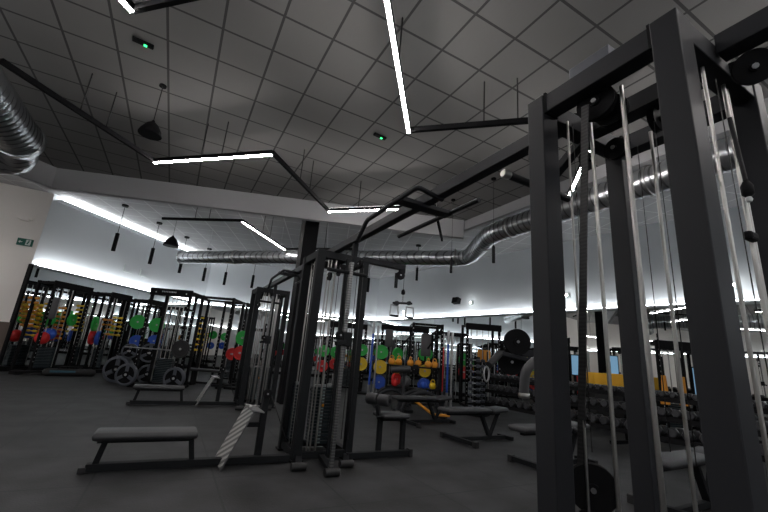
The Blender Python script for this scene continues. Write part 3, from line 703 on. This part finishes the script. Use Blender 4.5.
p=at(424,372,11.2)
t=rig('squat_rack','open black squat rack among the coloured plates','rack',p.x,p.y,FW,.85,.9,2.32,header=False,rods=0,stack=False)
mb('frame2').beam((-.42,-.45,2.0),(-.80,-.45,1.55),.05,.05).build('brace',parent=t); mb('frame2').beam((.42,-.45,2.2),(.05,-.2,1.6),.05,.04).build('brace',parent=t)
p=at(448,370,12.2); rig('squat_rack','black rack right of the open squat rack, lower and wider','rack',p.x,p.y,FW,1.0,.9,2.2,header=False,rods=4,stack=True)
p=at(480,372,11.9); rig('functional_trainer','black cable machine behind the narrow dumbbell stand','gym machine',p.x,p.y,FW,1.0,.7,2.5,rods=4)
p=at(402,370,13.6); rig('functional_trainer','black cable machine behind the green and yellow plates','gym machine',p.x,p.y,FW,1.6,.7,2.4,rods=6)
p=at(345,372,14.2); rig('functional_trainer','black cable machine hidden behind the middle cable tower','gym machine',p.x,p.y,FW,1.3,.7,2.4,rods=6)
# grey shield shaped pads on the machines
for px,py,d,s,l in ((389,338,13.2,.30,'tall grey oval pad left of the open rack'),(426,345,11.6,.34,'grey shield shaped pad inside the open rack'),(392,346,14.3,.22,'dark grey pad behind the green plates'),(52,308,11.7,.34,'grey oval pad standing on the leftmost rig'),(245,322,14,.3,'grey pad above the green plate at left')):
    p=at(px,py,d); t=thing('back_rest_pad',l,'pad',(p.x,p.y,p.z),FW)
    mb('padgrey').box((0,0,0),(s*.9,.10,s*2),bev=.07).build('pad',parent=t); mb('frame2').box((0,.08,-.2),(.05,.06,s*2)).build('support',parent=t)
# yellow kettlebells / dumbbells on a shelf inside the cluster
p=at(414,361,10.6)
t=thing('storage_shelf','low black shelf holding orange kettlebells near the open rack','shelf',(p.x,p.y,0),FW)
ks=p.z-.13
mb('frame2').box((0,0,ks-.03),(1.5,.34,.04)).box((0,0,.5),(1.5,.34,.04)).build('shelf_board',parent=t)
for s in(-1,1): mb('frame2').box((s*.73,0,ks/2),(.05,.34,ks)).build('side_panel',parent=t)
def kettle(m):
    k=mb(m).lathe([(.05,0),(.08,.02),(.096,.08),(.08,.14),(.04,.17)],n=20)
    P=[V((.055*math.cos(a),0,.165+.08*math.sin(a))) for a in [i*PI/8 for i in range(9)]]; k.tube(P,.013,8); return k
for i,lx in enumerate((-.62,-.42,-.10,.12,.40,.58)):
    o=kettle('orange').build('kettlebell',loc=loc_of(t,(lx,0,ks-.01))); o.rotation_euler=(0,0,FW+i*.5)
    tag(o,'orange kettlebell on the low shelf near the open rack','kettlebell','kettlebells on the low shelf')
for i,lx in enumerate((-.5,.3,.55)):
    o=kettle(('pred','pblue','pyellow')[i]).build('kettlebell',loc=loc_of(t,(lx,0,.52))); o.rotation_euler=(0,0,FW)
    tag(o,('red','blue','yellow')[i]+' kettlebell on the lower board of the low shelf','kettlebell')
o=mb('padgrey').lathe([(.15*math.sin(a),.15-.15*math.cos(a)) for a in [i*PI/12 for i in range(13)]],n=20).build('medicine_ball',loc=loc_of(t,(-.2,0,.52)))
tag(o,'grey medicine ball on the lower board of the low shelf','ball')

# upright barbells
def barbell(px,d,pb,pt,m,label):
    b=at(px,pb,d); base=V((b.x,b.y,0.03)); 
    t=thing('barbell',label,'barbell',base)
    h=zat(b.x,b.y,pt)
    mb(m).cyl((0,0,.38),(0,0,h-.38),.030,12).build('bar',parent=t)
    for a,c in((0.0,.40),(h-.42,h-.02)): mb('dullchrome').cyl((0,0,a),(0,0,c),.040,12).build('sleeve',parent=t)
for px,d,pt,m,l in ((369,11.4,321,'pblue','barbell with a blue shaft standing upright right of the middle tower'),(374,11.8,326,'dullchrome','steel barbell standing upright beside the blue one'),(442,11.0,334,'pred','barbell with a red shaft standing upright left of the blue one'),(447,10.8,331,'pblue','barbell with a blue shaft standing upright right of the open rack'),(451,10.6,333,'dullchrome','long steel barbell standing upright right of the open rack')):
    barbell(px,d,385,pt,m,l)
p=at(447,382,10.8); t=thing('barbell_stand','black floor holder for the upright barbells right of the open rack','rack',(p.x,p.y,0),FW)
mb('frame2').box((0,0,.014),(.6,.3,.028)).build('base_plate',parent=t)

# arc shaped machines
def arc_machine(px,py,d,R_,label,orange):
    p=at(px,py,d); t=thing('hip_thrust_machine',label,'gym machine',(p.x,p.y,0),FW+.1)
    P=[V((R_*math.cos(a),0,.03+R_*1.05*math.sin(a))) for a in [i*PI/14 for i in range(15)]]
    mb('frame').tube(P,.045,12).build('arched_frame',parent=t)
    mb('frame').tube([v+V((0,.55,0)) for v in P],.045,12).build('arched_frame',parent=t)
    for s in(-1,1): mb('frame').box((s*R_,.28,.04),(.08,.7,.08),bev=.01).build('foot_beam',parent=t)
    mb('rubber').box((0,.28,.32),(R_*1.1,.45,.10),bev=.04).build('seat_pad',parent=t)
    if orange: mb('orange').cyl((-R_*.6,-.05,.42),(R_*.35,-.25,.12),.03,12).cyl((R_*.3,-.2,.12),(R_*1.1,-.2,.12),.03,12).build('lever_bar',parent=t)
arc_machine(392,394,9.8,.42,'low black machine with an arched frame behind the thigh rollers',False)
arc_machine(424,398,8.6,.50,'low black machine with an arched frame and orange lever behind the benches',True)
# leg machine with roller in front of open rack
p=at(404,376,9.6); t=thing('leg_curl_machine','dark machine with a padded roller in front of the orange kettlebells','gym machine',(p.x,p.y,0),FW)
mb('frame').box((0,0,.5),(.07,.07,1.0),bev=.005).box((0,.2,.04),(.5,.9,.07),bev=.005).build('frame',parent=t)
mb('pad').lathe([(.03,-.26),(.08,-.24),(.09,0),(.08,.24),(.03,.26)],(-.1,-.1,1.0),(1,0,.1),20).build('roller',parent=t)
wheel_part(t,(.28,-.1,1.02),(1,.6,0),.12,.05)

# ---------------------------------------------------------------- rigs along the left mirror
ul=(WL1-WL0).normalized(); nl=V((ul.y,-ul.x)); al=math.atan2(ul.y,ul.x)
def onleft(s,o): q=WL0+ul*s+nl*o; return q
names=['leftmost black cable rig against the left mirror','second black cable rig from the left against the mirror','third black cable rig from the left against the mirror','fourth black cable rig along the left mirror, behind the weight tree']
for (s,w,h,hd),l in zip(((.75,1.15,2.74,True),(2.55,.75,2.74,True),(4.2,.75,2.76,True),(6.0,.9,2.7,False)),names):
    q=onleft(s,.62); t=rig('cable_rig',l,'gym machine',q.x,q.y,al,w,.65,h,rods=5,stack=True,header=hd,group='cable rigs along the left mirror')
q=onleft(1.7,.62)
t=thing('rig_link_beam','black beam joining the tops of the rigs along the left mirror','gym machine beam',(q.x,q.y,2.62),al)
mb('frame2').box((.9,-.2,0),(4.6,.06,.07)).build('beam',parent=t)
q=onleft(2.6,1.0)
t=thing('platform','low black platform edge in front of the left rigs','platform',(q.x,q.y,0),al)
mb('frame2').box((.2,-.0,.05),(6.2,.25,.10),bev=.01).build('platform_board',parent=t)
# colourful accessories hanging in the rigs
def acc_strip(px0,py0,px1,py1,d,n,cols,label,group,r=.038):
    for i in range(n):
        f=i/(n-1); p=at(px0+(px1-px0)*f,py0+(py1-py0)*f,d); m=cols[i%len(cols)]
        k=mb(m).cyl((-.09,0,0),(.09,0,0),.02,8).lathe([(r,-.05),(r,.05)],(-.11,0,0),(1,0,0),10).lathe([(r,-.05),(r,.05)],(.11,0,0),(1,0,0),10)
        o=k.build('hand_weight',loc=p); o.rotation_euler=(0,0,FW); tag(o,label,'dumbbell',group)
cn={'pyellow':'yellow','orange':'orange','iron':'grey','pred':'red'}
for a in ((22,305,14,340,11.6,8,['pyellow'],'yellow hand weight in the left column of the leftmost rig','yellow weights, left column of the leftmost rig'),
          (34,298,27,325,11.6,7,['orange'],'orange hand weight in the middle column of the leftmost rig','orange weights, middle column of the leftmost rig'),
          (38,305,30,335,11.7,8,['pyellow'],'yellow hand weight in the right column of the leftmost rig','yellow weights, right column of the leftmost rig'),
          (61,308,56,338,12.2,8,['orange'],'orange hand weight between the first and second rigs from the left','orange weights between first and second rigs'),
          (82,306,77,330,12.6,7,['pyellow'],'yellow hand weight in the second rig from the left','yellow weights in the second rig'),
          (108,320,105,334,13.2,4,['orange'],'orange hand weight left of the third rig','orange weights left of the third rig'),
          (118,318,115,335,13.4,5,['pyellow'],'yellow hand weight in the third rig from the left','yellow weights in the third rig'),
          (202,318,198,350,13.8,7,['pyellow'],'yellow hand weight in the power rack left of the green plate','yellow weights in the far power rack')):
    acc_strip(*a)
def ball(px,py,d,r,m,label,group=None):
    p=at(px,py,d); o=mb(m).lathe([(r*math.sin(a),-r*math.cos(a)) for a in [i*PI/12 for i in range(13)]],n=20).build('exercise_ball',loc=p); return tag(o,label,'ball',group)
for px,py,d,r,m,l in ((42,338,11.6,.19,'pred','red exercise ball in the leftmost rig'),(49,334,11.9,.19,'pblue','blue exercise ball right behind the red one in the leftmost rig'),
    (49,320,11.8,.17,'pgreen','green exercise ball above the red one in the leftmost rig')): ball(px,py,d,r,m,l)
for px,py,d,r,m,l,t_ in ((95,324,12.8,.25,'pgreen','green plate in the gap between second and third rigs',1.9),(92,337,12.8,.25,'pred','red plate under the green one between second and third rigs',1.9),(98,338,13.0,.24,'pblue','blue plate beside the red one between second and third rigs',1.9),(72,320,12.4,.2,'pgreen','green plate at the left post of the second rig',1.7),
    (138,322,13.8,.26,'pgreen','green plate behind the left post of the header machine',.3),(157,325,13.8,.26,'pgreen','green plate behind the middle of the header machine',.3),(136,341,13.8,.22,'pblue','blue plate behind the weight tree',.3),(154,341,13.8,.22,'pblue','blue plate behind the header machine',.3)):
    p=at(px,py,d); plate(p.x,p.y,p.z,r,m,FW+t_,l,.08)
# bench press behind
p=at(208,372,11.6); t=thing('flat_bench','long black bench in front of the power racks, behind the farther low row bench','bench',(p.x,p.y,0),FW)
mb('pad').box((0,0,.45),(1.2,.3,.08),bev=.03).build('seat_pad',parent=t)
for s in(-.4,.4): mb('frame2').box((s,0,.21),(.06,.3,.40)).build('leg',parent=t)

# floor items at left
k=mb('cable'); P=[V((.32*math.cos(a)*(1+.1*math.sin(3*a)),.14*math.sin(a),.02+.012*math.sin(2*a))) for a in [i*PI/12 for i in range(24)]]
p=at(29,373,11.0); o=k.tube(P,.018,8,closed=True).build('exercise_band',loc=(-3.15,14.6,.01)); o.rotation_euler=(0,0,al); tag(o,'black loop of band lying on the floor in front of the leftmost rig','band')
t=thing('gym_bag','long dark bag with a blue stripe on the floor in front of the second rig','bag',(-2.45,14.8,0),.35)
mb('rubber').box((0,0,.10),(1.25,.32,.20),bev=.08).build('bag_body',parent=t); mb('cyan').box((-.2,-.155,.13),(.6,.03,.06),bev=.01).build('blue_stripe',parent=t)
mb('strap').tube([(-.3,0,.19),(-.25,-.05,.26),(.25,-.05,.26),(.3,0,.19)],.014,8).build('carry_handle',parent=t)

# ---------------------------------------------------------------- machine behind the near tower's left post
def q_(px,py,d): return at(px,py,d)
bp=q_(553,400,2.9); 
t=thing('pulley_station','dark pulley machine with two big round discs behind the left post of the near tower','gym machine',(bp.x,bp.y,0),FW)
def L_(v): # world to local
    c,s=math.cos(-FW),math.sin(-FW); w=V(v)-V((bp.x,bp.y,0)); return V((c*w.x-s*w.y,s*w.x+c*w.y,w.z))
mb('frame').box((0,.0,.80),(.07,.07,1.60),bev=.005).build('post',parent=t)
mb('frame').box((0,.0,.03),(.10,.60,.06),bev=.005).build('base_beam',parent=t)
a=L_(q_(517,342,2.9)); b=L_(q_(511,362,2.95))
for c in(a,b):
    wheel_part(t,c,(.1,1,0),.098,.04)
mb('frame').beam((a+b)/2+V((0,.06,0)),(.0,.02,(a.z+b.z)/2),.05,.05).build('disc_arm',parent=t)
mb('frame2').beam(a+V((.0,.05,0)),b+V((0,.05,0)),.12,.02).build('disc_plate',parent=t)
P=fillet([L_(q_(524,393,2.7)),L_(q_(525,372,2.7)),L_(q_(533,362,2.72)),L_(q_(548,357,2.8))],.06,5)
mb('padgrey').tube(P,.034,14).build('curved_grip',parent=t)
e=P[0]; mb('chrome').lathe([(.036,0),(.04,.005),(.04,.03),(.036,.035)],e-V((0,0,.035)),(0,0,1),16).build('grip_collar',parent=t)
c0=L_(q_(500,353,2.85)); c1=L_(q_(489,365,2.75)); mb('rubber').cyl(c0,c1,.026,14).build('grip_tube',parent=t)
mb('frame').beam(c0,(0,0,c0.z-.06),.04,.03).build('grip_arm',parent=t)
c=L_(q_(486.5,374,2.75)); mb('dullchrome').tube([c+V((.018*math.cos(w),0,.052*math.sin(w))) for w in [i*PI/8 for i in range(16)]],.007,8,closed=True).build('carabiner',parent=t)

# ---------------------------------------------------------------- yellow boxes and mirror reflection panels on the far right
for i,(px,py,l) in enumerate(((597,380,'left yellow padded box on top of a stack seen through the near tower'),(613,381,'right yellow padded box on top of a stack seen through the near tower'))):
    p=at(px,py,9.6)
    t=thing('plyo_box',l,'box',(p.x,p.y,0),FW,'yellow padded boxes')
    mb('boxyellow').box((0,0,p.z),(.36,.36,.36),bev=.03).build('yellow_cover',parent=t); mb('rubber').box((0,0,(p.z-.18)/2),(.36,.36,p.z-.19),bev=.02).build('black_base',parent=t)
for px,py,d,w,h,l in ((575,365,10.2,.20,.50,'small bright blue screen above the left yellow box'),(613,365,10.1,.24,.46,'bright blue screen above the right yellow box'),(697,385,8.7,.16,.75,'narrow bright blue screen close to the right post of the near tower')):
    p=at(px,py,d); t=thing('reflection_panel',l,'reflection',(p.x,p.y,0),FW)  # glowing panels put in for blue reflections in the right mirror
    mb('frame2').box((0,0,p.z),(w+.05,.04,h+.05),bev=.01).box((0,.03,p.z/2),(.06,.04,p.z)).box((0,0,.02),(.4,.3,.04)).build('reflection_stand',parent=t)
    mb('reflection').box((0,-.024,p.z),(w,.004,h)).build('reflection_face',parent=t)
for i,(px,py,pt,m,l) in enumerate(((682,382,355,'orange','orange padded punch bag stand seen at right between the tower rods'),(663,380,350,'orange','orange striped training post farther left between the tower rods'))):
    p=at(px,py,8.3); t=thing('training_post',l,'training post',(p.x,p.y,0),FW)
    mb('orange').cyl((0,0,.75),(0,0,1.35),.09,16,.06).build('orange_pad',parent=t); mb('frame2').cyl((0,0,.0),(0,0,1.75),.04).lathe([(.25,0),(.25,.04)],n=20).build('stand',parent=t)
p=at(672,372,8.65); rig('functional_trainer','black cable machine seen at right between the posts of the near tower','gym machine',p.x,p.y,FW,1.0,.6,2.1,rods=5)
p=at(484,356,12.4); t=thing('yellow_reflection','small yellow panel standing for a mirror reflection, far behind the narrow dumbbell stand','panel',(p.x,p.y,0),FW)  # panel put in for a yellow window reflected in the mirror
mb('orange').box((0,0,p.z),(.42,.05,.38),bev=.01).build('panel_board',parent=t); mb('frame2').box((-.05,-.03,p.z),(.04,.02,.30)).box((.10,-.03,p.z),(.04,.02,.30)).box((0,.0,p.z/2-.12),(.08,.05,p.z-.25)).build('panel_posts',parent=t)

# ---------------------------------------------------------------- light and view
w=bpy.data.worlds.new('world'); S.world=w; w.use_nodes=True; w.node_tree.nodes['Background'].inputs[0].default_value=(.5,.55,.6,1); w.node_tree.nodes['Background'].inputs[1].default_value=.02
S.view_settings.view_transform='Standard'; S.view_settings.look='None'; S.view_settings.gamma=1; S.view_settings.use_curve_mapping=False
S.view_settings.exposure=0.0
